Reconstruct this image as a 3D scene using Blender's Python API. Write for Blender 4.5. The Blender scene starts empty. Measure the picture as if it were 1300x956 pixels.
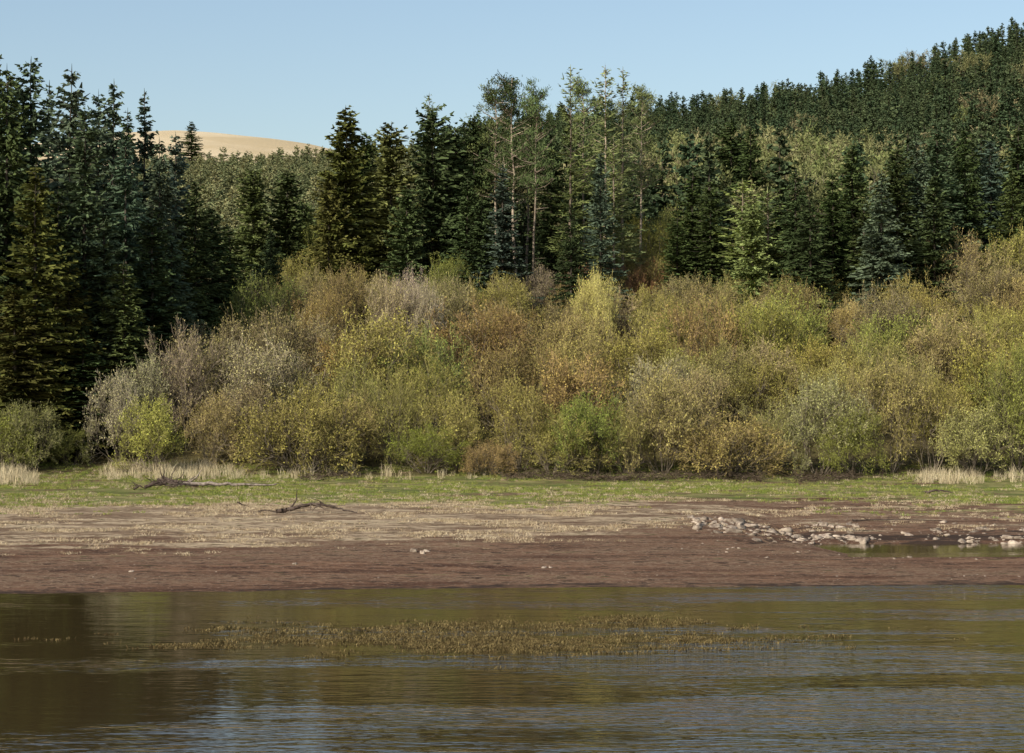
import bpy, math, numpy as np
from mathutils import Vector
scene = bpy.context.scene
RS = np.random.RandomState
F = 2426.0
CAMH = 6.0

# ------------------------------------------------------------------ helpers
def link(ob, parent=None):
    scene.collection.objects.link(ob)
    if parent: ob.parent = parent
    return ob

def quadmesh(name, V, Q, mats, midx=None, smooth=False):
    V = np.asarray(V, dtype=np.float32); Q = np.asarray(Q, dtype=np.int32)
    me = bpy.data.meshes.new(name)
    me.vertices.add(len(V)); me.vertices.foreach_set('co', V.ravel())
    me.loops.add(len(Q)*4); me.loops.foreach_set('vertex_index', Q.ravel())
    me.polygons.add(len(Q)); me.polygons.foreach_set('loop_start', np.arange(0, len(Q)*4, 4, dtype=np.int32))
    for m in mats: me.materials.append(m)
    if midx is not None: me.polygons.foreach_set('material_index', np.asarray(midx, dtype=np.int32))
    if smooth: me.polygons.foreach_set('use_smooth', np.ones(len(Q), dtype=bool))
    me.update(calc_edges=True)
    return me

def nrm(a):
    return a/np.maximum(np.linalg.norm(a, axis=-1, keepdims=True), 1e-9)

class Geo:
    def __init__(s): s.V=[]; s.Q=[]; s.M=[]; s.n=0
    def add(s, V, Q, m):
        s.V.append(V); s.Q.append(Q+s.n); s.M.append(np.full(len(Q), m)); s.n += len(V)
    def ribbons(s, p0, p1, w0, w1, rng, m, side=None):
        d = nrm(p1-p0)
        if side is None: side = nrm(np.cross(d, rng.normal(size=p0.shape)))
        w0 = np.broadcast_to(np.asarray(w0).reshape(-1,1) if np.ndim(w0) else w0, (len(p0),1))
        w1 = np.broadcast_to(np.asarray(w1).reshape(-1,1) if np.ndim(w1) else w1, (len(p0),1))
        V = np.stack([p0-side*w0, p0+side*w0, p1+side*w1, p1-side*w1], 1).reshape(-1,3)
        s.add(V, np.arange(len(V)).reshape(-1,4), m)
    def tubes(s, p0, p1, r0, r1, m, n=5):
        d = nrm(p1-p0); ref = np.where(np.abs(d[:,2:3])>0.9, np.array([[1.,0,0]]), np.array([[0,0,1.]]))
        a = nrm(np.cross(d, ref)); b = np.cross(d, a)
        k = np.arange(n)*2*math.pi/n
        ring = a[:,None]*np.cos(k)[None,:,None] + b[:,None]*np.sin(k)[None,:,None]
        r0 = np.broadcast_to(r0, (len(p0),)).reshape(-1,1,1); r1 = np.broadcast_to(r1, (len(p0),)).reshape(-1,1,1)
        V = np.concatenate([p0[:,None]+ring*r0, p1[:,None]+ring*r1], 1).reshape(-1,3)
        i = np.arange(n); j = (i+1)%n
        q = np.stack([i, j, j+n, i+n], 1)
        Q = (np.arange(len(p0))[:,None,None]*2*n + q[None]).reshape(-1,4)
        s.add(V, Q, m)
    def leaves(s, c, size, rng, m, asp=0.6):
        u = nrm(rng.normal(size=c.shape)); v = nrm(np.cross(u, rng.normal(size=c.shape)))
        sz = (size*(0.6+0.8*rng.rand(len(c))))[:,None]
        V = np.stack([c-u*sz, c+v*sz*asp, c+u*sz, c-v*sz*asp], 1).reshape(-1,3)
        s.add(V, np.arange(len(V)).reshape(-1,4), m)
    def mesh(s, name, mats, smooth=False):
        return quadmesh(name, np.concatenate(s.V), np.concatenate(s.Q), mats, np.concatenate(s.M), smooth)

# value noise for terrain
def vnoise(x, y, seed=0):
    xi = np.floor(x).astype(np.int64); yi = np.floor(y).astype(np.int64)
    fx = x-xi; fy = y-yi; fx = fx*fx*(3-2*fx); fy = fy*fy*(3-2*fy)
    def h(a, b):
        n = (a*374761393 + b*668265263 + seed*1274126177) & 0x7fffffff
        n = ((n ^ (n >> 13))*1274126177) & 0x7fffffff
        return ((n ^ (n >> 16)) & 0xffff)/65535.0
    return (h(xi,yi)*(1-fx)+h(xi+1,yi)*fx)*(1-fy)+(h(xi,yi+1)*(1-fx)+h(xi+1,yi+1)*fx)*fy
def fbm(x, y, seed=0, o=4):
    s=0; a=0.5
    for k in range(o):
        s = s+a*vnoise(x*2**k, y*2**k, seed+k); a*=0.5
    return s-0.47
def sstep(a, b, x):
    t = np.clip((x-a)/(b-a), 0, 1); return t*t*(3-2*t)

def height(x, y):
    x = np.asarray(x, dtype=float); y = np.asarray(y, dtype=float)
    wl = 67 + x*0.10 + 1.8*fbm(x*0.09, y*0.0+3, 5) + 0.8*fbm(x*0.5, y*0.3, 9)
    shore = 0.0225*(y-wl)
    shore = np.where(shore<0, np.maximum(shore*1.6, -1.6), shore)
    sx_ = sstep(9, 16, x+2*fbm(y*0.1, x*0.1, 33))
    shore = np.where(y>86, shore*(1-0.80*sx_*(1-sstep(88,122,y))), shore)
    shore = shore + 0.10*fbm(x*0.12, y*0.25, 2)*sstep(70, 80, y) + 0.05*fbm(x*0.6, y*0.8, 3)*sstep(68, 76, y)
    # pool on the right
    pool = sstep(12.5, 15.5, x+2.5*fbm(x*0.2, y*0.3, 12))*sstep(79.0, 80.5, y+0.8*fbm(x*0.3,y*0.3,30))*(1-sstep(89, 91.5, y+3.0*fbm(x*0.35, y*0.1, 14)))
    stream = np.exp(-((x-(12.5+0.16*(y-90)+1.2*np.sin(y*0.35)))/0.9)**2)*sstep(84,88,y)*(1-sstep(104,110,y))
    shore = shore*(1-pool) + (-0.25)*pool - 0.22*stream
    near = 4.4*(1-sstep(4, 16, y))
    shore = np.where(y<40, np.maximum(shore, near-1.0*(y>3)), shore)
    # bank with shrubs
    yb = y + 3*fbm(x*0.04, y*0.02, 21)
    bank = 0.285*30*(np.log1p(np.exp(np.clip((yb-141)/3.0, -30, 60)))/10.0)
    # ridge
    E = np.interp(x, [-400,-89,-43,0,30,75,129,400], [61,67,69,73,76,82,97,138])
    t = np.clip((y-195)/(480-195), 0, 1)
    hill = (E-17.5)*(t*0.85+0.15*t*t)
    z = np.where(y<141, shore, 1.65 + (shore-1.65)*np.exp(-np.clip(y-141,0,500)/10))
    z = z + np.minimum(bank, 16.5) + hill + 4.5*fbm(x*0.02, y*0.02, 40)*sstep(200, 260, y)
    z = z - 25*sstep(490, 800, y)
    moor = 187*np.exp(-(((x+265)/440.0)**2))*sstep(780, 1500, y)
    z = z + moor*(1-0.3*sstep(1700, 3500, y)) + 6*fbm(x*0.003, y*0.003, 50)*sstep(700,1200,y)
    return z

def at_px(px, d):            # image pixel column + distance -> world x,y
    return (px-650)/F*d, d

# ------------------------------------------------------------------ materials
def newmat(name):
    m = bpy.data.materials.new(name); m.use_nodes = True
    nt = m.node_tree; b = nt.nodes['Principled BSDF']
    return m, nt, b
def N(nt, t, **k):
    n = nt.nodes.new(t)
    for a, v in k.items(): setattr(n, a, v)
    return n
def mixc(nt, fac, a, b, mode='MIX'):
    n = N(nt, 'ShaderNodeMix', data_type='RGBA', blend_type=mode)
    for i, v in ((0, fac), (6, a), (7, b)):
        if hasattr(v, 'is_output'): nt.links.new(v, n.inputs[i])
        else: n.inputs[i].default_value = v if i == 0 else (*v, 1)
    return n.outputs[2]
def mth(nt, op, a, b=None, c=None, clamp=False):
    n = N(nt, 'ShaderNodeMath', operation=op, use_clamp=clamp)
    for i, v in enumerate((a, b, c)):
        if v is None: continue
        if hasattr(v, 'is_output'): nt.links.new(v, n.inputs[i])
        else: n.inputs[i].default_value = v
    return n.outputs[0]
def noise(nt, vec, scale, detail=4, rough=0.55, scl=None):
    n = N(nt, 'ShaderNodeTexNoise'); n.inputs['Scale'].default_value = scale
    n.inputs['Detail'].default_value = detail; n.inputs['Roughness'].default_value = rough
    if scl:
        mp = N(nt, 'ShaderNodeMapping'); mp.inputs['Scale'].default_value = scl
        nt.links.new(vec, mp.inputs['Vector']); vec = mp.outputs[0]
    nt.links.new(vec, n.inputs['Vector'])
    return n.outputs['Fac']
def ramp(nt, fac, a, b):
    n = N(nt, 'ShaderNodeMapRange'); n.inputs[1].default_value = a; n.inputs[2].default_value = b
    n.interpolation_type = 'SMOOTHSTEP'
    nt.links.new(fac, n.inputs[0]); return n.outputs[0]
def diffuse_out(nt, col):
    nt.nodes.remove(nt.nodes['Principled BSDF'])
    d = N(nt, 'ShaderNodeBsdfDiffuse'); nt.links.new(d.outputs[0], nt.nodes['Material Output'].inputs[0])
    nt.links.new(col, d.inputs['Color'])

def foliage_mat(name, mult=(1,1,1), var=0.35, objcol=True, base=None, spread=0.25, nscale=0.5):
    m, nt, b = newmat(name)
    oi = N(nt, 'ShaderNodeObjectInfo'); geo = N(nt, 'ShaderNodeNewGeometry'); tc = N(nt, 'ShaderNodeTexCoord')
    if objcol: col = mixc(nt, 1.0, oi.outputs['Color'], mult, 'MULTIPLY')
    else:
        col = mixc(nt, oi.outputs['Random'], base[0], base[1])
    n1 = noise(nt, tc.outputs['Object'], nscale, 0.0)
    f = mth(nt, 'MULTIPLY_ADD', n1, var*2.4, 1-var*1.2)
    f2 = mth(nt, 'MULTIPLY_ADD', geo.outputs['Random Per Island'], spread*2, 1-spread)
    f = mth(nt, 'MULTIPLY', f, f2)
    vm = N(nt, 'ShaderNodeVectorMath', operation='SCALE'); nt.links.new(col, vm.inputs[0]); nt.links.new(f, vm.inputs[3])
    diffuse_out(nt, vm.outputs[0])
    return m

def plain(name, c1, c2, scale=3, vary=0.8):
    m, nt, b = newmat(name); tc = N(nt, 'ShaderNodeTexCoord'); oi = N(nt, 'ShaderNodeObjectInfo')
    f = noise(nt, tc.outputs['Object'], scale, 3)
    c = mixc(nt, ramp(nt, f, 0.3, 0.7), c1, c2)
    vm = N(nt, 'ShaderNodeVectorMath', operation='SCALE'); nt.links.new(c, vm.inputs[0])
    nt.links.new(mth(nt, 'MULTIPLY_ADD', oi.outputs['Random'], vary, 1-vary/2), vm.inputs[3])
    diffuse_out(nt, vm.outputs[0])
    return m

M_bark = plain('bark', (0.10,0.08,0.055), (0.20,0.165,0.12), 6)
M_spbark = plain('spruce_bark', (0.05,0.042,0.032), (0.09,0.075,0.058), 6)
M_pinebark = plain('pine_bark', (0.20,0.155,0.11), (0.34,0.27,0.195), 4)
M_twig = foliage_mat('willow_twigs', (0.98,0.93,0.95), var=0.4, spread=0.45)
M_bud = foliage_mat('willow_buds', (1.20,1.22,0.85), var=0.5, spread=0.35)
M_needle = foliage_mat('conifer_needles', (1,1,1), var=0.45, spread=0.45)
M_far = foliage_mat('distant_needles', var=0.25, objcol=False, base=((0.052,0.080,0.040),(0.092,0.115,0.052)), spread=0.4)  # green needles with a slight bluish distance haze mixed into the colour
M_young = foliage_mat('young_plantation_needles', var=0.2, objcol=False, base=((0.135,0.16,0.075),(0.25,0.235,0.11)), spread=0.35)  # light olive needles, paled further to carry distance haze in the colour
M_farb = foliage_mat('distant_broadleaf', var=0.3, objcol=False, base=((0.215,0.185,0.095),(0.165,0.19,0.065)), spread=0.35)
M_straw = foliage_mat('straw_blades', var=0.2, objcol=False, base=((0.32,0.235,0.14),(0.52,0.42,0.27)), spread=0.4, nscale=2)
M_green = foliage_mat('grass_blades', var=0.2, objcol=False, base=((0.145,0.195,0.036),(0.26,0.25,0.07)), spread=0.35, nscale=2)
M_reed = foliage_mat('reed_blades', var=0.2, objcol=False, base=((0.46,0.37,0.22),(0.52,0.44,0.28)), spread=0.3, nscale=2)
M_weed = foliage_mat('water_weed', var=0.2, objcol=False, base=((0.09,0.062,0.028),(0.185,0.140,0.058)), spread=0.45, nscale=2)
M_rock = plain('rock', (0.17,0.125,0.095), (0.37,0.30,0.225), 3)
M_wood = plain('driftwood', (0.09,0.07,0.055), (0.26,0.21,0.17), 5)
M_brush = plain('brushwood', (0.07,0.05,0.035), (0.16,0.12,0.08), 5)

# ------------------------------------------------------------------ terrain
def axis(parts):
    out=[]
    for a,b,s in parts: out += list(np.arange(a,b,s))
    out.append(parts[-1][1]); return np.array(out)
xs = axis([(-2500,-400,60),(-400,-150,10),(-150,-45,3),(-45,45,0.4),(45,150,3),(150,400,10),(400,2500,60)])
ys = axis([(-300,0,20),(0,60,2),(60,115,0.3),(115,150,0.6),(150,210,2),(210,520,5),(520,1700,25),(1700,4000,100)])
X, Y = np.meshgrid(xs, ys); Z = height(X, Y)
nx, ny = len(xs), len(ys)
idx = np.arange(nx*ny).reshape(ny, nx)
Q = np.stack([idx[:-1,:-1], idx[:-1,1:], idx[1:,1:], idx[1:,:-1]], -1).reshape(-1,4)

mg, nt, b = newmat('ground_surface')
tc = N(nt, 'ShaderNodeTexCoord'); P = tc.outputs['Object']
def attr(n):
    a = N(nt, 'ShaderNodeAttribute'); a.attribute_name = n; return a.outputs['Fac']
nA = noise(nt, P, 0.5, 8, 0.62, (0.4,1.3,1)); nB = noise(nt, P, 2.2, 8, 0.7, (0.6,1.0,1)); nL = noise(nt, P, 0.12, 5, 0.6, (0.6,2.2,1))
mud = mixc(nt, ramp(nt, nA, 0.40, 0.60), (0.088,0.043,0.025), (0.205,0.116,0.069))
mud = mixc(nt, ramp(nt, nL, 0.40, 0.60), mud, mixc(nt, ramp(nt, nB, 0.4, 0.6), (0.130,0.070,0.042), (0.29,0.195,0.12)))
mud = mixc(nt, ramp(nt, nB, 0.50, 0.60), mud, (0.055,0.030,0.019))
mud = mixc(nt, ramp(nt, noise(nt, P, 7.0, 4, 0.7, (0.8,1,1)), 0.57, 0.66), mud, (0.33,0.23,0.155))
straw = mixc(nt, ramp(nt, nA, 0.40, 0.60), (0.22,0.15,0.092), (0.46,0.35,0.22))
straw = mixc(nt, ramp(nt, nB, 0.48, 0.58), straw, (0.14,0.09,0.055))
green = mixc(nt, ramp(nt, nA, 0.40, 0.60), (0.105,0.145,0.028), (0.25,0.215,0.085))
green = mixc(nt, ramp(nt, nB, 0.5, 0.6), green, (0.085,0.085,0.028))
litter = mixc(nt, ramp(nt, nB, 0.35, 0.65), (0.06,0.045,0.02), (0.12,0.10,0.04))
moor = mixc(nt, ramp(nt, noise(nt, P, 0.01, 8, 0.65), 0.35, 0.65), (0.44,0.34,0.20), (0.57,0.46,0.30))
mixn = mth(nt, 'ADD', mth(nt,'MULTIPLY', nA, 0.5), mth(nt,'MULTIPLY', nB, 0.5))
def edge(a, amt=0.5, lo=0.35, hi=0.65):
    v = mth(nt, 'ADD', attr(a), mth(nt, 'MULTIPLY', mth(nt, 'SUBTRACT', mixn, 0.5), amt*2))
    return ramp(nt, v, lo, hi)
c = mixc(nt, edge('straw',2.6), mud, straw)
c = mixc(nt, edge('green',2.4), c, green)
c = mixc(nt, edge('wet',1.8), c, (0.050,0.032,0.022))
c = mixc(nt, edge('litter',0.9), c, litter)
c = mixc(nt, attr('moor'), c, moor)
nt.links.new(c, b.inputs['Base Color'])
b.inputs['Roughness'].default_value = 0.9
b.inputs['Specular IOR Level'].default_value = 0.08
bp = N(nt, 'ShaderNodeBump'); bp.inputs['Strength'].default_value = 1.0; bp.inputs['Distance'].default_value = 0.28
nt.links.new(nB, bp.inputs['Height']); nt.links.new(bp.outputs[0], b.inputs['Normal'])

me = quadmesh('ground', np.stack([X,Y,Z],-1).reshape(-1,3), Q, [mg], None, True)
n1 = fbm(X*0.08, Y*0.2, 60)
def straw_mask(X, Y):
    n1 = fbm(X*0.08, Y*0.2, 60); n2 = fbm(X*0.25, Y*0.5, 61)
    lo = np.interp(X, [-30,-15,0,5,9,30], [82,87,90,93,99,101])
    m = sstep(lo-9, lo+7, Y+14*n1+10*n2)*(1-sstep(112,124,Y+6*n1))
    return m*(1-0.6*sstep(2,12,X+8*n1))
def green_mask(X, Y):
    n1 = fbm(X*0.07, Y*0.15, 62); n2 = fbm(X*0.25, Y*0.5, 63)
    lo = np.interp(X, [-40,-15,0,10,20,40], [106,110,109,114,112,106])
    return sstep(lo-5, lo+5, Y+12*n1+7*n2)*(0.75+0.8*fbm(X*0.1,Y*0.25,65))
def wet_mask(X, Y):
    n = fbm(X*0.2, Y*0.3, 64); n3 = fbm(X*0.15, Y*0.5, 66)
    a = sstep(8,14,X+8*n)*sstep(86,90,Y+5*n)*(1-sstep(96,106,Y+5*n3))*(0.42+1.6*n3)
    e = 0.5*(1-sstep(0.01,0.06,height(X,Y)))*(Y>60)*(Y<95)
    return np.maximum(a, e)
masks = {'straw': straw_mask(X,Y), 'green': green_mask(X,Y), 'wet': wet_mask(X,Y),
 'litter': sstep(134,141,Y+4*n1)*(1-sstep(600,800,Y)), 'moor': sstep(600,900,Y)}
for k, v in masks.items():
    a = me.attributes.new(k, 'FLOAT', 'POINT'); a.data.foreach_set('value', v.astype(np.float32).ravel())
link(bpy.data.objects.new('ground', me))

# ------------------------------------------------------------------ water
mw, nt, b = newmat('lake_water')
tc = N(nt, 'ShaderNodeTexCoord'); P = tc.outputs['Object']
b.inputs['Base Color'].default_value = (0.042,0.029,0.012,1); b.inputs['Roughness'].default_value = 0.03
b.inputs['IOR'].default_value = 1.33
w1 = noise(nt, P, 1.0, 2, 0.5, (0.42,1.4,1)); w2 = noise(nt, P, 1.0, 2, 0.5, (1.6,5.0,1))
zone = ramp(nt, noise(nt, P, 0.10, 4, 0.6, (0.5,2.0,1)), 0.44, 0.60)
sepx = N(nt, 'ShaderNodeSeparateXYZ'); nt.links.new(P, sepx.inputs[0])
right = N(nt, 'ShaderNodeMapRange'); right.inputs[1].default_value=-12; right.inputs[2].default_value=10; right.inputs[3].default_value=0.5; right.inputs[4].default_value=1.4
nt.links.new(sepx.outputs[0], right.inputs[0])
poolf = N(nt, 'ShaderNodeMapRange'); poolf.inputs[1].default_value=74; poolf.inputs[2].default_value=78; poolf.inputs[3].default_value=1.0; poolf.inputs[4].default_value=0.3
nt.links.new(sepx.outputs[1], poolf.inputs[0])
amp = mth(nt, 'MULTIPLY', mth(nt,'MULTIPLY_ADD', zone, 0.75, 0.22), right.outputs[0])
amp = mth(nt, 'MULTIPLY', amp, poolf.outputs[0])
hgt = mth(nt, 'ADD', w1, mth(nt, 'MULTIPLY', w2, 0.55))
bp = N(nt, 'ShaderNodeBump'); bp.inputs['Distance'].default_value = 0.06
nt.links.new(amp, bp.inputs['Strength']); nt.links.new(hgt, bp.inputs['Height']); nt.links.new(bp.outputs[0], b.inputs['Normal'])
me = quadmesh('lake_water', [(-400,5,0),(400,5,0),(400,110,0),(-400,110,0)], [(0,1,2,3)], [mw])
link(bpy.data.objects.new('lake_water', me))

# ------------------------------------------------------------------ plant templates
def spruce(seed, H=22., R=3.6, dz=0.42, nb=7, base=0.04, dens=1.0, wid=0.075, step=0.30, power=0.85, asc=0.25, irr=0.25, hang=0.5):
    rng = RS(seed); g = Geo()
    k = 14; zz = np.linspace(0, H*0.99, k); wob = np.cumsum(rng.normal(size=(k,2))*0.03, 0)
    tp = np.column_stack([wob, zz]); rr = 0.011*H*(1-zz/H)+0.012
    g.tubes(tp[:-1], tp[1:], rr[:-1], rr[1:], 0, 6)
    zs = np.arange(base*H, H*0.985, dz); zs = np.repeat(zs, nb)+rng.normal(size=len(zs)*nb)*dz*0.8
    zs = np.clip(zs, 0.02*H, H*0.975)
    t = zs/H
    drop = rng.rand(len(zs)) < 0.6*sstep(0.93,1.0,t); zs=zs[~drop]; t=t[~drop]
    phi = rng.rand(len(zs))*2*math.pi
    az = 1+0.20*np.sin(phi*2+zs*0.13+rng.rand()*6)+0.18*np.sin(phi*3+zs*0.5+rng.rand()*6)
    L = R*np.power(1-t, power)*np.minimum(1, 0.65+t*4)*(1-irr+irr*1.5*rng.rand(len(zs)))*az+0.10
    keep = rng.rand(len(zs)) < (0.95*dens); zs, t, phi, L = zs[keep], t[keep], phi[keep], L[keep]
    n = np.maximum(1, np.ceil(L/step)).astype(int)
    bi = np.repeat(np.arange(len(L)), n)
    s = np.concatenate([(np.arange(q)+rng.rand(q)*0.8)/q for q in n]); s = np.clip(s, 0.05, 1)
    rad = np.column_stack([np.cos(phi), np.sin(phi), np.zeros(len(phi))])
    tan = np.column_stack([-np.sin(phi), np.cos(phi), np.zeros(len(phi))])
    A = asc*(-0.9+2.8*t); B = -0.15-0.35*(1-t)
    def pos(i, s):
        z = zs[i]+L[i]*(A[i]*s + B[i]*s*s*0.6 + 0.22*s**4)
        p = rad[i]*(L[i]*s)[:,None]; p[:,2] = z
        p[:,:2] += np.column_stack([np.interp(z, zz, wob[:,0]), np.interp(z, zz, wob[:,1])])
        return p
    al = np.arange(len(L))
    g.ribbons(pos(al, np.full(len(al), 0.0)), pos(al, np.full(len(al), 0.8)), 0.035, 0.012, rng, 0)
    c0 = pos(bi, s)
    sl = np.minimum(0.10+0.34*L[bi]*(1-s)**0.8, 0.9)
    wt = wid*np.clip(0.55+L[bi]*0.5, 0, 1)[:,None]
    for sg in (-1, 1):
        d = nrm(rad[bi]*(0.8+0.4*rng.rand(len(bi),1)) + sg*tan[bi]*(0.9*rng.rand(len(bi),1)+0.25) + np.array([0,0,1])*(rng.rand(len(bi),1)*0.5-hang*0.9))
        ln = sl*(0.6+0.8*rng.rand(len(bi)))+0.12
        g.ribbons(c0, c0+d*ln[:,None], wt[:,0], wt[:,0]*0.35, rng, 1)
    k2 = np.clip(0.45+L[bi]*0.6, 0, 1)[:,None]
    up = (rng.rand(len(bi),1) < 0.5)
    d = nrm(rad[bi]*np.where(up,1.0,0.6)+rng.normal(size=c0.shape)*0.35+np.array([0,0,1.0])*np.where(up,0.35,-hang))
    g.ribbons(c0, c0+d*(0.25+0.35*rng.rand(len(bi),1))*k2, wt[:,0]*1.0, wt[:,0]*0.25, rng, 1)
    top = np.array([[wob[-1,0],wob[-1,1],H*0.955]]); g.ribbons(np.repeat(top,3,0), np.repeat(top,3,0)+[[0.02,0.02,H*0.045]], 0.06, 0.01, rng, 1)
    return g

def pine(seed, H=20., R=3.0, cb=0.45, nbr=48, clump=18, csz=0.42, wid=0.038, dead=16):
    rng = RS(seed); g = Geo()
    k = 16; zz = np.linspace(0, H*0.98, k); wob = np.cumsum(rng.normal(size=(k,2))*0.07, 0)
    tp = np.column_stack([wob, zz]); rr = 0.009*H*(1-0.85*zz/H)
    g.tubes(tp[:-1], tp[1:], rr[:-1], rr[1:], 0, 7)
    def trunk(z): return np.column_stack([np.interp(z, zz, wob[:,0]), np.interp(z, zz, wob[:,1]), z])
    z0 = H*(cb+(0.98-cb)*rng.rand(nbr)**0.9); t = (z0/H-cb)/(1-cb)
    phi = rng.rand(nbr)*2*math.pi
    L = R*(0.45+0.9*rng.rand(nbr))*np.where(t<0.25, 0.6+t*1.6, (1.08-t)**0.65)+0.2
    d = np.column_stack([np.cos(phi), np.sin(phi), 0.05+0.5*t+0.2*rng.rand(nbr)])
    p0 = trunk(z0); p1 = p0+d*(L*0.5)[:,None]; p2 = p1+(d*(L*0.5)[:,None])+np.array([0,0,1])*(L*0.12)[:,None]
    g.tubes(p0, p1, 0.05, 0.035, 0, 4); g.tubes(p1, p2, 0.035, 0.015, 0, 4)
    cc=[p2]
    for q in range(5):
        f = 0.35+0.6*rng.rand(nbr,1); st = p0*(1-f)+p2*f
        e = st+ (rng.normal(size=(nbr,3))*[1,1,0.5]+[0,0,0.35])*(L*0.24)[:,None]
        g.ribbons(st, e, 0.02, 0.008, rng, 0); cc.append(e)
    cc = np.concatenate(cc); ci = np.repeat(np.arange(len(cc)), clump)
    c = cc[ci]+rng.normal(size=(len(ci),3))*csz*np.array([0.6,0.6,0.35])
    d = nrm(rng.normal(size=c.shape)+[0,0,0.5])
    g.ribbons(c, c+d*(csz*0.6), wid, wid*0.4, rng, 1)
    zd = H*(0.15+(cb-0.1)*rng.rand(dead)); ph = rng.rand(dead)*6.28; dd = np.column_stack([np.cos(ph), np.sin(ph), rng.normal(size=dead)*0.2])
    q0 = trunk(zd); g.ribbons(q0, q0+dd*(0.4+1.2*rng.rand(dead,1)), 0.03, 0.01, rng, 0)
    return g

def shrub(seed, H=7., stems=12, spread=0.75, kids=(5,5,5,3), lens=(0.60,0.34,0.18,0.10), lastlen=0.07, bud=0.07, nbud=1.0, up=0.10, tw=0.021):
    rng = RS(seed); g = Geo()
    n = stems
    a = rng.rand(n)*2*math.pi; r = H*0.09*np.sqrt(rng.rand(n))
    Pp = np.column_stack([np.cos(a)*r, np.sin(a)*r, np.full(n,-0.1)])
    a2 = a+rng.normal(size=n)*0.5; ti = spread*np.sqrt(rng.rand(n))*1.25
    D = np.column_stack([np.cos(a2)*np.sin(ti), np.sin(a2)*np.sin(ti), np.cos(ti)])
    Ln = H*lens[0]*(0.75+0.4*rng.rand(n)); R = np.full(n, 0.0085*H)
    K = [6,4,3,2,1]
    lv = 0; alltw = []
    while True:
        k = K[min(lv,4)]; pts=[Pp]; ds=[D]; d = D; p = Pp
        for j in range(k):
            p = p + d*(Ln/k)[:,None]; pts.append(p)
            d = nrm(d + rng.normal(size=d.shape)*(0.16+0.05*lv) + np.array([0,0,up])); ds.append(d)
        for j in range(k):
            ra = R*(1-0.6*j/k); rb = R*(1-0.6*(j+1)/k)
            if lv <= 1: g.tubes(pts[j], pts[j+1], ra, rb, 0, 5 if lv==0 else 4)
            else: g.ribbons(pts[j], pts[j+1], np.maximum(ra, tw*0.7), np.maximum(rb, tw*0.45), rng, 1 if lv>=3 else 0)
        if lv >= 3: alltw.append((pts, ds))
        if lv >= len(kids): break
        m = kids[lv]; nb = len(Pp)
        PP=[]; DD=[]; LL=[]; RR=[]
        arr = np.stack(pts,1); arrd = np.stack(ds,1)
        for q in range(m):
            f = (0.3+0.7*rng.rand(nb))*k
            if q == 0: f = np.full(nb, k*1.0)
            i0 = np.minimum(f.astype(int), k-1); fr = (f-i0)[:,None]
            st = arr[np.arange(nb), i0]*(1-fr)+arr[np.arange(nb), i0+1]*fr
            dd = arrd[np.arange(nb), i0]
            ax = nrm(np.cross(dd, rng.normal(size=dd.shape)))
            an = (0.35+0.55*rng.rand(nb))[:,None]
            PP.append(st); DD.append(nrm(dd*np.cos(an)+ax*np.sin(an)))
            ln = H*(lens[lv+1] if lv+1<len(lens) else lastlen)
            LL.append(ln*(0.7+0.5*rng.rand(nb))); RR.append(R*(0.52))
        Pp=np.concatenate(PP); D=np.concatenate(DD); Ln=np.concatenate(LL); R=np.maximum(np.concatenate(RR), tw*0.5)
        ok = Pp[:,2] > -0.2; Pp, D, Ln, R = Pp[ok], D[ok], Ln[ok], R[ok]
        lv += 1
    for pts, ds in alltw:
        for p in pts[1:]:
            sel = rng.rand(len(p)) < nbud
            if sel.sum(): g.leaves(p[sel]+rng.normal(size=(sel.sum(),3))*0.06, bud, rng, 2, 0.6)
    return g

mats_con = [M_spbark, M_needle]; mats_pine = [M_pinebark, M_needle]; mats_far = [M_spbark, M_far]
SPR = [spruce(i, H=24, R=r, hang=h, dz=0.46, irr=ir, wid=0.125, step=0.42, power=pw).mesh('spruce_%d'%i, mats_con) for i,(r,h,ir,pw) in enumerate([(4.3,0.6,0.3,0.74),(3.9,0.4,0.35,0.68),(4.6,0.7,0.3,0.80),(4.2,0.5,0.4,0.66),(3.7,0.5,0.35,0.85)])]
FIR = [spruce(20+i, H=17, R=r, hang=0.35, power=p, dz=0.36, irr=0.5, wid=0.12, nb=8, step=0.36).mesh('cypress_fir_%d'%i, mats_con) for i,(r,p) in enumerate([(3.2,0.45),(3.0,0.55),(3.5,0.5)])]
LAR = [spruce(30+i, H=18, R=2.9, hang=0.2, power=0.6, dz=0.45, irr=0.6, wid=0.055, nb=6, dens=0.8, base=0.25, asc=0.4, step=0.34).mesh('larch_%d'%i, mats_pine) for i in range(3)]
PIN = [pine(40+i, H=20, R=r, cb=cb).mesh('pine_%d'%i, mats_pine) for i,(r,cb) in enumerate([(2.8,0.50),(2.4,0.45),(3.2,0.55)])]
SHR = [shrub(50, stems=12), shrub(51, stems=15, spread=0.85), shrub(52, stems=11, spread=0.7, up=0.15), shrub(53, stems=13, spread=0.85, bud=0.08), shrub(54, stems=12, spread=0.75, nbud=0.6)]
SHR = [g.mesh('willow_shrub_%d'%i, [M_bark, M_twig, M_bud]) for i,g in enumerate(SHR)]
DOM = [shrub(60+i, H=5.5, stems=34, spread=1.05, kids=(5,4,4,2), lens=(0.62,0.32,0.17,0.10), up=0.10, nbud=0.7).mesh('willow_dome_%d'%i, [M_bark, M_twig, M_bud]) for i in range(2)]
print('tmpl faces', [len(m.polygons) for m in SPR+FIR+LAR+PIN+SHR+DOM])
ext = {}
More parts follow.
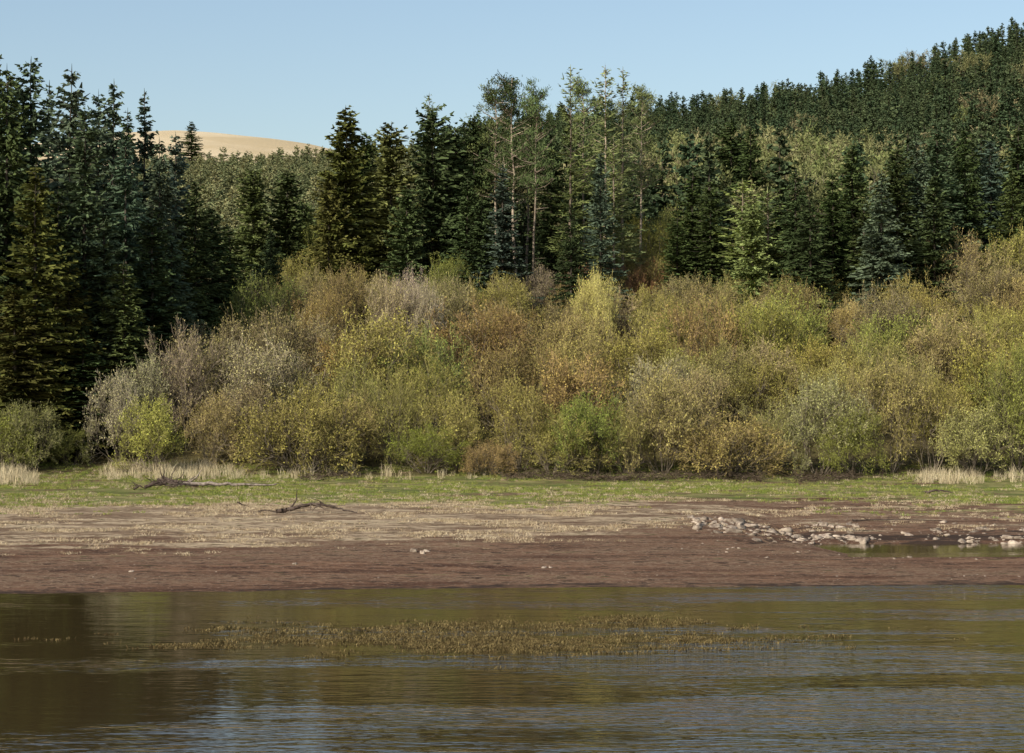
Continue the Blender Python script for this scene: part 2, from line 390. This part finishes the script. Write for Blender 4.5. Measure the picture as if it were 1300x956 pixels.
for m in SHR+DOM+SPR+FIR+LAR+PIN:
    co = np.empty(len(m.vertices)*3, dtype=np.float32); m.vertices.foreach_get('co', co); co = co.reshape(-1,3)
    ext[m.name] = (np.percentile(co[:,2], 99.5) if 'willow' in m.name else co[:,2].max(), np.percentile(np.hypot(co[:,0],co[:,1]), 97))

rng = RS(7)
def plant(name, me, px, d, Hh, width=None, col=(0.05,0.07,0.03), jit=0.12):
    x, y = at_px(px, d); z = float(height(x, y))
    ob = bpy.data.objects.new(name, me); link(ob)
    h0, r0 = ext[me.name]
    sz = Hh/h0; sx = sz if width is None else width/2/r0
    ob.location = (x, y, z-0.1); ob.scale = (sx, sx, sz); ob.rotation_euler = (0, 0, rng.rand()*6.28)
    v = 1+jit*rng.normal()
    ob.color = (col[0]*v*(1+0.04*rng.normal()), col[1]*v, col[2]*v*(1+0.08*rng.normal()), 1)
    return ob
def top(px, d, ytop):    # height needed so the plant reaches the sight line of an image pixel row
    x, y = at_px(px, d); return CAMH+(530-ytop)/F*d-float(height(x,y))+0.1

SIT = (0.085,0.114,0.068); DK = (0.060,0.082,0.030); GOLD=(0.105,0.105,0.030); MID=(0.092,0.114,0.040); LGT=(0.16,0.185,0.07); YG=(0.20,0.235,0.075)
for i,(px,d,yt,c) in enumerate([(-60,150,50,SIT),(-15,158,60,SIT),(5,150,78,DK),(38,160,70,SIT),(60,170,100,SIT),(85,158,78,SIT),(112,150,132,SIT),(140,165,98,SIT),(160,156,168,SIT),(182,168,110,SIT),(205,160,172,SIT),(222,172,165,SIT),
      (246,170,225,DK),(270,176,262,DK),(290,182,285,MID),(-20,146,230,DK),(38,144,205,GOLD),(85,147,330,GOLD),(20,143,360,GOLD),(130,150,250,SIT),(155,149,330,MID),(190,155,262,DK),(215,158,300,SIT),(-70,146,180,DK),(105,146,420,DK),
      (235,166,300,MID),(100,175,118,DK),(-40,172,80,SIT),(20,172,98,DK),(160,178,135,DK),(125,172,112,SIT),(72,149,240,DK)]):
    plant('sitka_spruce' if c is SIT else 'norway_spruce', SPR[i%5], px, d, top(px,d,yt), None if yt<200 else 8.0, c)
for i,(nm,px,d,yt,w,c,T) in enumerate([
    ('cypress',322,196,212,6.4,MID,FIR),('cypress',362,198,214,6.4,MID,FIR),('norway_spruce',343,182,290,4.4,DK,SPR),('cypress',385,205,255,5,MID,FIR),
    ('cypress',436,192,132,8.2,GOLD,FIR),('cypress',466,198,165,6.6,DK,FIR),('cypress',496,193,153,8.2,GOLD,FIR),('cypress',515,190,235,5.4,MID,FIR),('cypress',418,190,215,5.4,GOLD,FIR),
    ('cypress',550,194,130,8.0,DK,FIR),('pine_tree',545,204,115,5,LGT,LAR),('cypress',575,197,158,6.6,MID,FIR),('cypress',602,196,140,6.8,DK,FIR),('norway_spruce',592,188,225,6.4,DK,SPR),
    ('norway_spruce',638,186,205,6.4,SIT,SPR),('norway_spruce',612,187,250,6.4,DK,SPR),
    ('scots_pine',655,190,86,6.6,DK,PIN),('scots_pine',679,188,97,5.6,MID,PIN),('scots_pine',630,195,102,5.8,MID,PIN),('scots_pine',668,202,125,5,DK,PIN),
    ('larch',722,190,80,5.8,LGT,LAR),('scots_pine',742,196,92,5,LGT,PIN),('larch',768,190,78,6.0,LGT,LAR),('larch',790,192,82,5.8,LGT,LAR),('scots_pine',812,197,100,5,LGT,PIN),('larch',780,187,170,5,LGT,LAR),
    ('norway_spruce',762,184,190,5.2,SIT,SPR),('norway_spruce',726,183,255,4.8,DK,SPR),('norway_spruce',700,192,175,6.0,DK,SPR),
    ('norway_spruce',880,190,215,6.6,DK,SPR),('norway_spruce',905,188,225,7,DK,SPR),('norway_spruce',862,188,270,5.4,DK,SPR),
    ('norway_spruce',955,215,158,9,DK,SPR),('norway_spruce',930,225,150,9,DK,SPR),('larch',945,186,225,7.0,YG,LAR),('larch',972,185,236,7,YG,LAR),('larch',957,184,255,6,YG,FIR),
    ('norway_spruce',1012,184,212,8.0,DK,SPR),('norway_spruce',1030,181,250,6,DK,SPR),('norway_spruce',990,186,250,6,DK,SPR),
    ('norway_spruce',1060,190,215,7,DK,SPR),('norway_spruce',1080,195,180,7.6,MID,SPR),('norway_spruce',1118,181,215,8.4,SIT,SPR),('norway_spruce',1140,188,185,7.6,DK,SPR),('norway_spruce',1098,185,250,6,DK,SPR),
    ('norway_spruce',1165,190,172,7.6,SIT,SPR),('norway_spruce',1195,192,150,8,SIT,SPR),('norway_spruce',1225,195,160,7.8,DK,SPR),('norway_spruce',1260,196,175,7.8,SIT,SPR),('norway_spruce',1295,197,150,8,DK,SPR),('norway_spruce',1330,197,160,8,DK,SPR),
    ('norway_spruce',1185,186,220,6.6,MID,SPR),('norway_spruce',1285,190,215,7.6,MID,SPR)]):
    plant(nm, T[i%len(T)], px, d, top(px,d,yt), w, c)
plant('lone_spruce', SPR[1], 243, 484, top(243,484,152), 8, DK)

# shrubs
TAN=(0.268,0.220,0.104); GRY=(0.240,0.202,0.120); OLV=(0.242,0.217,0.076); GRN=(0.190,0.198,0.064); RST=(0.245,0.180,0.084); YEL=(0.42,0.39,0.16); PNK=(0.36,0.30,0.215); RED=(0.20,0.115,0.068); PALE=(0.31,0.275,0.18); GG=(0.18,0.20,0.058); DG=(0.15,0.155,0.06)
front = [(385,139,498,9.8,(0.235,0.188,0.068),DOM),(198,139,505,5.5,(0.27,0.255,0.085),SHR),(38,139,512,6.0,(0.18,0.18,0.08),SHR),(5,140,520,6,GRN,SHR),(542,139,538,6.6,GG,SHR),(580,141,500,6,OLV,SHR),(500,142,470,6,OLV,SHR),
    (622,138,560,4.2,RST,DOM),(700,138,528,6.6,OLV,SHR),(752,138,500,6.5,GG,SHR),(798,139,515,5.4,OLV,SHR),(840,139,470,6.5,TAN,SHR),(925,138,528,9,(0.24,0.195,0.085),DOM),(985,140,510,6,OLV,SHR),
    (1040,139,478,7.2,(0.215,0.215,0.115),SHR),(1085,138,520,5.5,GRN,SHR),(1128,140,455,7.4,TAN,SHR),(1180,140,480,7,OLV,SHR),(1238,138,515,6.0,(0.31,0.29,0.12),SHR),(1290,140,440,7,GRN,SHR),(1335,140,430,7,GRN,SHR),(455,142,500,6,TAN,SHR),(320,143,480,6,GRY,SHR),(265,142,500,5.5,TAN,SHR),(660,141,480,7,OLV,SHR),(885,143,470,7,TAN,SHR),
    (150,143,475,5,PALE,SHR),(185,146,450,5.5,PALE,SHR),(235,147,415,7,GRY,SHR),(90,142,545,4,GRN,SHR)]
for (px,d,yt,w,c,T) in front:
    plant('willow_shrub', T[rng.randint(len(T))], px, d, top(px,d,yt), w, c, 0.05)
special = [(488,172,350,5,PNK),(512,175,345,5,PNK),(535,172,356,4.5,PNK),(750,173,343,5.0,YEL),(762,171,356,4.2,YEL),(400,180,340,6,TAN),(430,176,342,6,RST),(415,168,372,6,RST),
    (1225,186,296,9,TAN),(1290,188,288,9,OLV)]
for (px,d,yt,w,c) in special:
    plant('blossom_shrub' if c in (PNK,YEL) else 'willow_shrub', SHR[rng.randint(5)], px, d, top(px,d,yt), w, c, 0.05)
sx = np.array([(p[0]-650)/F*p[1] for p in special]); sy = np.array([p[1] for p in special])
pal = [TAN,TAN,TAN,OLV,OLV,OLV,OLV,GRY,RST,GRN]
for d in (147.5,153.5,159.5,165.5,171.5,177.5,184):
    xsr = np.arange(-38, 58, 5.3)
    for x in xsr:
        x = x+rng.normal()*1.3; dd = d+rng.normal()*1.5
        px = x/dd*F+650
        if px < 140 or px > 1365: continue
        if dd > np.interp(px, [140,200,270,330], [143,151,168,190]): continue
        if np.any((np.abs(sx-x)<3.4)&(dd<sy+2)&(dd>sy-9)): continue
        Hh = np.interp(dd, [146,156,170,184],[7.8,7.8,7.0,5.4])*(0.76+0.48*rng.rand())
        Hh += np.interp(px, [1130,1230],[0,2.4])*sstep(165,180,dd)
        c = pal[rng.randint(len(pal))]
        if px > 1000 and rng.rand()<0.2: c = DG
        if 370<px<450 and dd>170: c = RST if rng.rand()<0.5 else TAN
        if 130<px<330: c = GRY if rng.rand()<0.6 else PALE
        plant('willow_shrub', SHR[rng.randint(5)], px, dd, Hh, Hh*(0.94+0.22*rng.rand()), c, 0.13)
for (px,d,H,w,c) in [(775,188,6.3,6,RED),(825,188,6.2,6,RED),(740,188,5.8,5,RED),(560,187,6.8,5,GG),(582,188,7.4,5,GG),(690,187,6.0,5,GRY),(640,188,6.0,5,TAN),(380,190,7,7,OLV),(400,200,8,8,GG),
    (820,200,8,8,GRN),(860,205,9,8,GRN),(840,190,6,6,OLV),(800,195,7,6,OLV)]:
    plant('willow_shrub', SHR[rng.randint(5)], px, d, H, w, c, 0.05)

# ------------------------------------------------------------------ instancing helper
def scatter(name, pts, sc, templates):
    col = bpy.data.collections.new(name+'_parts')
    for i, m in enumerate(templates):
        col.objects.link(bpy.data.objects.new('%s_part_%02d'%(name,i), m))
    n = len(pts)
    me = bpy.data.meshes.new(name); me.vertices.add(n); me.vertices.foreach_set('co', np.asarray(pts, dtype=np.float32).ravel())
    r = RS(len(name)*13+n)
    for nm, ty, v in (('sc','FLOAT',np.asarray(sc)),('rz','FLOAT',r.rand(n)*6.28),('ix','INT',r.randint(0,len(templates),n))):
        a = me.attributes.new(nm, ty, 'POINT'); a.data.foreach_set('value', v.astype(np.float32 if ty=='FLOAT' else np.int32))
    me.update()
    ob = link(bpy.data.objects.new(name, me))
    ng = bpy.data.node_groups.new(name+'_scatter', 'GeometryNodeTree')
    ng.interface.new_socket('Geometry', in_out='INPUT', socket_type='NodeSocketGeometry')
    ng.interface.new_socket('Geometry', in_out='OUTPUT', socket_type='NodeSocketGeometry')
    nd = ng.nodes; lk = ng.links
    gi = nd.new('NodeGroupInput'); go = nd.new('NodeGroupOutput')
    ci = nd.new('GeometryNodeCollectionInfo'); ci.inputs['Collection'].default_value = col
    ci.inputs['Separate Children'].default_value = True; ci.inputs['Reset Children'].default_value = True
    ip = nd.new('GeometryNodeInstanceOnPoints'); ip.inputs['Pick Instance'].default_value = True
    def at(n, t):
        a = nd.new('GeometryNodeInputNamedAttribute'); a.data_type = t; a.inputs['Name'].default_value = n; return a.outputs['Attribute']
    cx = nd.new('ShaderNodeCombineXYZ'); lk.new(at('rz','FLOAT'), cx.inputs[2])
    er = nd.new('FunctionNodeEulerToRotation'); lk.new(cx.outputs[0], er.inputs[0])
    lk.new(gi.outputs[0], ip.inputs['Points']); lk.new(ci.outputs[0], ip.inputs['Instance'])
    lk.new(at('ix','INT'), ip.inputs['Instance Index']); lk.new(er.outputs[0], ip.inputs['Rotation'])
    lk.new(at('sc','FLOAT'), ip.inputs['Scale']); lk.new(ip.outputs[0], go.inputs[0])
    md = ob.modifiers.new('scatter', 'NODES'); md.node_group = ng
    return ob

# distant forest
rg = RS(11)
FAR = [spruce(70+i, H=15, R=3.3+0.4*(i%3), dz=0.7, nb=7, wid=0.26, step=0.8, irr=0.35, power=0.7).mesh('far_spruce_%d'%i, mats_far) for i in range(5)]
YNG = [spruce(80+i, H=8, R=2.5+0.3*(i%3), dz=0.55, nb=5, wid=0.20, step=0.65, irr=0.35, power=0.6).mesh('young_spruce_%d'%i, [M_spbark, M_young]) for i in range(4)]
xa=[];ya=[]
for (y0,y1,sp) in ((206,290,5.4),(290,500,4.3)):
    gx, gy = np.meshgrid(np.arange(-30, 180, sp), np.arange(y0, y1, sp))
    xa.append(gx.ravel()+rg.normal(size=gx.size)*sp*0.36); ya.append(gy.ravel()+rg.normal(size=gx.size)*sp*0.36)
x=np.concatenate(xa); y=np.concatenate(ya)
px = x/y*F+650
keep = (px>560)&(px<1350)
cl = fbm(x*0.03, y*0.02, 80); cl2 = fbm(x*0.05, y*0.03, 81)
mixzone = (px>815)&(px<1150)&(y<340)
broad = rg.rand(len(x)) < np.where(mixzone, 0.25+2.8*cl2+0.35*(y>255)-0.3*(y>315), 0.03)
clearing = ((px-1255)/45)**2+((y-345)/22)**2 < 1
keep &= ~clearing
hs = (0.62+0.6*rg.rand(len(x)))*(1+0.7*cl)*np.interp(y,[210,320,480],[0.95,0.68,0.62])
H3 = np.column_stack([x,y,height(x,y)])
s = keep&~broad
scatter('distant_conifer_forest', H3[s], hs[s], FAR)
FARB = [shrub(90+i, H=10, stems=6, spread=0.5, kids=(5,5,5,2), tw=0.05, bud=0.17).mesh('far_broadleaf_%d'%i, [M_bark,M_farb,M_farb]) for i in range(2)]
s = keep&broad
scatter('distant_broadleaf_woodland', H3[s], (hs*1.15)[s], FARB)
gx, gy = np.meshgrid(np.arange(-110, 20, 3.9), np.arange(226, 500, 4.6))
x = gx.ravel()+rg.normal(size=gx.size)*1.3; y = gy.ravel()+rg.normal(size=gx.size)*1.3; px = x/y*F+650
s = (px>170)&(px<=580)
x=x[s]; y=y[s]; cl = fbm(x*0.03, y*0.02, 83)
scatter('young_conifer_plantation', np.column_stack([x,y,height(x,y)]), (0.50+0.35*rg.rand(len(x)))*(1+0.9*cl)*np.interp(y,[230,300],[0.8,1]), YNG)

# grass etc.
def tuft(seed, n, rad, h, w, mat, lean=0.5):
    r = RS(seed); g = Geo(); a = r.rand(n)*6.28; q = rad*np.sqrt(r.rand(n))
    p = np.column_stack([np.cos(a)*q, np.sin(a)*q, np.full(n,-0.02)])
    d = np.column_stack([r.normal(size=(n,2))*lean, np.ones(n)])
    p1 = p+nrm(d)*(h*(0.4+0.6*r.rand(n,1)))*0.6
    d2 = d*[1.8,1.8,0.8]; p2 = p1+nrm(d2)*(h*(0.3+0.4*r.rand(n,1)))*0.6
    sd = nrm(np.column_stack([r.normal(size=(n,2)), np.zeros(n)]))
    g.ribbons(p, p1, w, w*0.8, r, 0, sd); g.ribbons(p1, p2, w*0.8, w*0.2, r, 0, sd)
    return g.mesh('tuft', [mat])
def field(n, x0, x1, y0, y1, maskf, seed):
    r = RS(seed); x = x0+(x1-x0)*r.rand(n); y = y0+(y1-y0)*r.rand(n)
    k = (r.rand(n) < maskf(x,y))&(height(x,y)>0.03)&(np.abs(x/y)<0.3); x=x[k]; y=y[k]
    return np.column_stack([x,y,height(x,y)])
p = field(26000, -34, 34, 74, 125, lambda x,y: straw_mask(x,y)*(1-green_mask(x,y)*0.5)*sstep(-0.05,0.15,fbm(x*0.3,y*0.5,91)), 1)
scatter('dry_grass', p, 0.6+0.8*rg.rand(len(p)), [tuft(i, 30, 0.28, 0.18, 0.010, M_straw, 0.8) for i in range(4)])
p = field(32000, -44, 44, 100, 143, lambda x,y: green_mask(x,y)*sstep(-0.15,0.12,fbm(x*0.25,y*0.4,92)), 2)
scatter('green_grass', p, 0.6+0.7*rg.rand(len(p)), [tuft(10+i, 30, 0.3, 0.2, 0.011, M_green, 0.6) for i in range(5)]+[tuft(15, 30, 0.3, 0.22, 0.011, M_straw, 0.6)])
pp=[]; ss=[]
for (a0,a1,d0,d1,n) in [(125,310,134,141,300),(-40,50,128,139,260),(1165,1250,131,138,120),(1240,1330,133,138,40),(1130,1180,135,138,20),(300,620,134,138,60)]:
    pxs = a0+(a1-a0)*rg.rand(n); d = d0+(d1-d0)*rg.rand(n); x=(pxs-650)/F*d
    k = fbm(x*0.5, d*0.3, 88)+0.25*rg.normal(size=n) > -0.1; x=x[k]; d=d[k]; pxs=pxs[k]
    pp.append(np.column_stack([x,d,height(x,d)])); e = np.minimum(pxs-a0, a1-pxs)/(a1-a0)*2
    ss.append((0.3+0.8*rg.rand(len(x)))*(0.5+0.6*np.sqrt(np.clip(e,0,1))))
p=np.concatenate(pp); scatter('reed_bed', p, np.concatenate(ss), [tuft(20+i, 20, 0.4, 1.25, 0.012, M_reed, 0.25) for i in range(3)])
# water weed
n=34000; x=-14+27*rg.rand(n); y=45+15*rg.rand(n)
m = 0.80-np.sqrt(((x+0.6)/8.6)**2+((y-52.4)/5.2)**2)+1.9*fbm(x*0.22,y*0.6,95)+1.5*fbm(x*0.9,y*2.0,96)
k = rg.rand(n) < 0.95*sstep(-0.1,0.8,m); x=x[k]; y=y[k]
scatter('water_weed', np.column_stack([x,y,np.zeros(len(x))]), 0.3+0.9*rg.rand(len(x)), [tuft(30+i, 12, 0.22, 0.13, 0.011, M_weed, 0.8) for i in range(4)])

# rocks
def rock(seed):
    r = RS(seed)
    nu, nv = 12, 9
    u = np.arange(nu)*2*math.pi/nu; v = np.linspace(0.0, math.pi, nv)
    V = np.array([(math.sin(b_)*math.cos(a_), math.sin(b_)*math.sin(a_), math.cos(b_)) for b_ in v for a_ in u])
    for q in range(12):
        d = nrm(r.normal(size=3)); off = 0.30+0.4*r.rand(); t = V@d; V = V-np.where(t>off, t-off, 0)[:,None]*d
    V = V*np.array([0.75*(0.7+0.6*r.rand()),0.6*(0.6+0.5*r.rand()),0.42*(0.6+0.6*r.rand())])
    i = np.arange(nu); j=(i+1)%nu
    Qs = np.concatenate([np.stack([k*nu+i,(k+1)*nu+i,(k+1)*nu+j,k*nu+j],1) for k in range(nv-1)])
    return quadmesh('rock', V, Qs, [M_rock])
RK=[rock(i) for i in range(9)]
pp=[]; ss=[]
def rocks(n, x0, x1, y0, y1, smin, smax, seed, th=-0.05):
    r = RS(seed); x=x0+(x1-x0)*r.rand(n); y=y0+(y1-y0)*r.rand(n); k = fbm(x*0.35,y*0.3,97)+0.1*r.normal(size=n)>th; x=x[k];y=y[k]
    s = smin+(smax-smin)*r.rand(len(x))**3; pp.append(np.column_stack([x,y,height(x,y)-s*0.02])); ss.append(s)
rocks(480, 9.3, 17.0, 88.5, 101, 0.10, 0.75, 1, 0.0)
rocks(280, 15, 28, 92, 104, 0.1, 0.55, 2, 0.04)
rocks(240, 21, 29, 88, 94, 0.12, 0.6, 3, -0.1)
rocks(300, 7, 28, 78, 106, 0.05, 0.22, 4, -1)
rocks(600, -26, 24, 69, 92, 0.02, 0.11, 5, -1)
scatter('stone_pile', np.concatenate(pp), np.concatenate(ss), RK)
for (pxx,d,s) in [(527,81,0.4),(536,80.5,0.35),(543,81.2,0.3),(690,74.5,0.3),(168,72.5,0.3),(699,74.6,0.22),(375,75.5,0.3),(884,93,0.8),(992,98,0.9),(1290,91,0.7)]:
    x,y=at_px(pxx,d); ob=link(bpy.data.objects.new('stone', RK[int(pxx)%9])); ob.location=(x,y,float(height(x,y))+0.03*s); ob.scale=(s,s,s); ob.rotation_euler=(0,0,pxx)

# driftwood
def branchy(name, x, y, pts, r0, kids, seed, mat=M_wood):
    r = RS(seed); g=Geo(); P_=np.array(pts, dtype=float)
    t=np.linspace(0,len(P_)-1,len(P_)*4); ii=np.minimum(t.astype(int),len(P_)-2); f=(t-ii)[:,None]; C=P_[ii]*(1-f)+P_[ii+1]*f
    C[1:-1] = (C[:-2]+C[1:-1]*2+C[2:])/4; C += r.normal(size=C.shape)*r0*0.2
    C += np.array([x,y,0]); C[:,2] += height(C[:,0],C[:,1])
    rr = r0*(1-0.75*np.linspace(0,1,len(C)))
    g.tubes(C[:-1],C[1:],rr[:-1],rr[1:],0,7)
    for k in range(kids):
        i=r.randint(1,len(C)-1); st=C[i]; d=nrm(r.normal(size=3)*[1,0.6,0.3]+[0,0,0.15]); L=r0*(3+7*r.rand())
        m_=st+d*L*0.5; e=m_+nrm(d+r.normal(size=3)*0.4)*L*0.5
        g.tubes(np.array([st,m_]),np.array([m_,e]),np.array([rr[i]*0.5,rr[i]*0.35]),np.array([rr[i]*0.35,rr[i]*0.12]),0,5)
    return link(bpy.data.objects.new(name, g.mesh(name,[mat],True)))
M_dark = plain('dark_driftwood', (0.045,0.032,0.026), (0.12,0.09,0.07), 5, 0.3)
branchy('fallen_branch', *at_px(395,103), [(-1.9,0,0.12),(-1.2,0,0.2),(-0.5,0,0.42),(0.3,0.1,0.5),(1.0,0,0.38),(1.7,0,0.18),(2.5,0,0.05)], 0.13, 9, 1, M_dark)
branchy('fallen_branch', *at_px(338,103.5), [(-0.5,0,0.05),(0,0,0.12),(0.6,0,0.05)], 0.06, 5, 2, M_dark)
branchy('fallen_branch', *at_px(308,108), [(-0.3,0,0.3),(0,0,0.15),(0.4,0,0.05)], 0.05, 3, 3, M_dark)
branchy('driftwood_log', *at_px(285,127), [(-3.4,0,0.15),(-1,0.2,0.18),(1,0,0.15),(3.4,0.3,0.12)], 0.17, 5, 4)
for q in range(5):
    branchy('driftwood_log', *at_px(203+q*5,124+q*0.7), [(-1.0,0.2*q,0.15+0.1*q),(0,0,0.35),(1.0,-0.2,0.2+0.12*(q%3))], 0.12, 7, 10+q, M_dark)
branchy('driftwood_log', *at_px(178,123), [(-0.4,0,0.05),(0,0,0.3),(0.3,0,0.1)], 0.09, 6, 20, M_dark)
branchy('driftwood_log', *at_px(1192,121), [(-0.9,0,0.05),(-0.2,0,0.25),(0.3,0,0.2),(0.9,0,0.05)], 0.09, 3, 21, M_dark)
branchy('driftwood_log', *at_px(1140,103), [(-2.5,0,0.05),(0,0.2,0.1),(3,0,0.05)], 0.05, 4, 22, M_dark)
g=Geo(); r=RS(5); n=3200; pxs=640+330*r.rand(n); pxs[:500]=1010+80*r.rand(500); pxs[500:800]=380+80*r.rand(300); pxs[800:1100]=900+300*r.rand(300); d=133.5+3.5*r.rand(n)+1.2*np.sin(pxs*0.03); x=(pxs-650)/F*d
st=np.column_stack([x,d,height(x,d)+0.05+0.35*r.rand(n)**2]); dd=nrm(r.normal(size=(n,3))*[1,0.5,0.45]); L=0.2+0.7*r.rand(n,1)
g.ribbons(st,st+dd*L,0.025,0.01,r,0)
link(bpy.data.objects.new('brushwood', g.mesh('brushwood',[M_brush])))

# ------------------------------------------------------------------ light, sky, camera
to_sun = Vector((-0.58,-0.68,0.66)).normalized()
el = math.asin(to_sun.z); rot = math.atan2(to_sun.x, to_sun.y)
sd = bpy.data.lights.new('sun', 'SUN'); sd.energy = 5.0; sd.angle = math.radians(0.5); sd.color = (1.0,0.95,0.85)
so = link(bpy.data.objects.new('sun', sd)); so.rotation_euler = to_sun.to_track_quat('Z','Y').to_euler()
w = bpy.data.worlds.new('World'); scene.world = w; w.use_nodes = True; nt = w.node_tree
bg = nt.nodes['Background']; sk = nt.nodes.new('ShaderNodeTexSky'); sk.sky_type='NISHITA'; sk.sun_disc=False
sk.sun_elevation = el; sk.sun_rotation = rot % (2*math.pi); sk.air_density=1.25; sk.dust_density=1.8; sk.ozone_density=1.4
nt.links.new(sk.outputs[0], bg.inputs[0]); bg.inputs[1].default_value = 0.15

cd = bpy.data.cameras.new('camera'); cd.sensor_width=36; cd.lens=36*F/1300; cd.clip_end=9000; cd.clip_start=0.5
co = link(bpy.data.objects.new('camera', cd)); co.location=(0,0,CAMH); co.rotation_euler=(math.radians(90)+math.atan(52/F),0,0)
scene.camera = co
scene.view_settings.view_transform='Standard'; scene.view_settings.look='None'; scene.view_settings.exposure=0
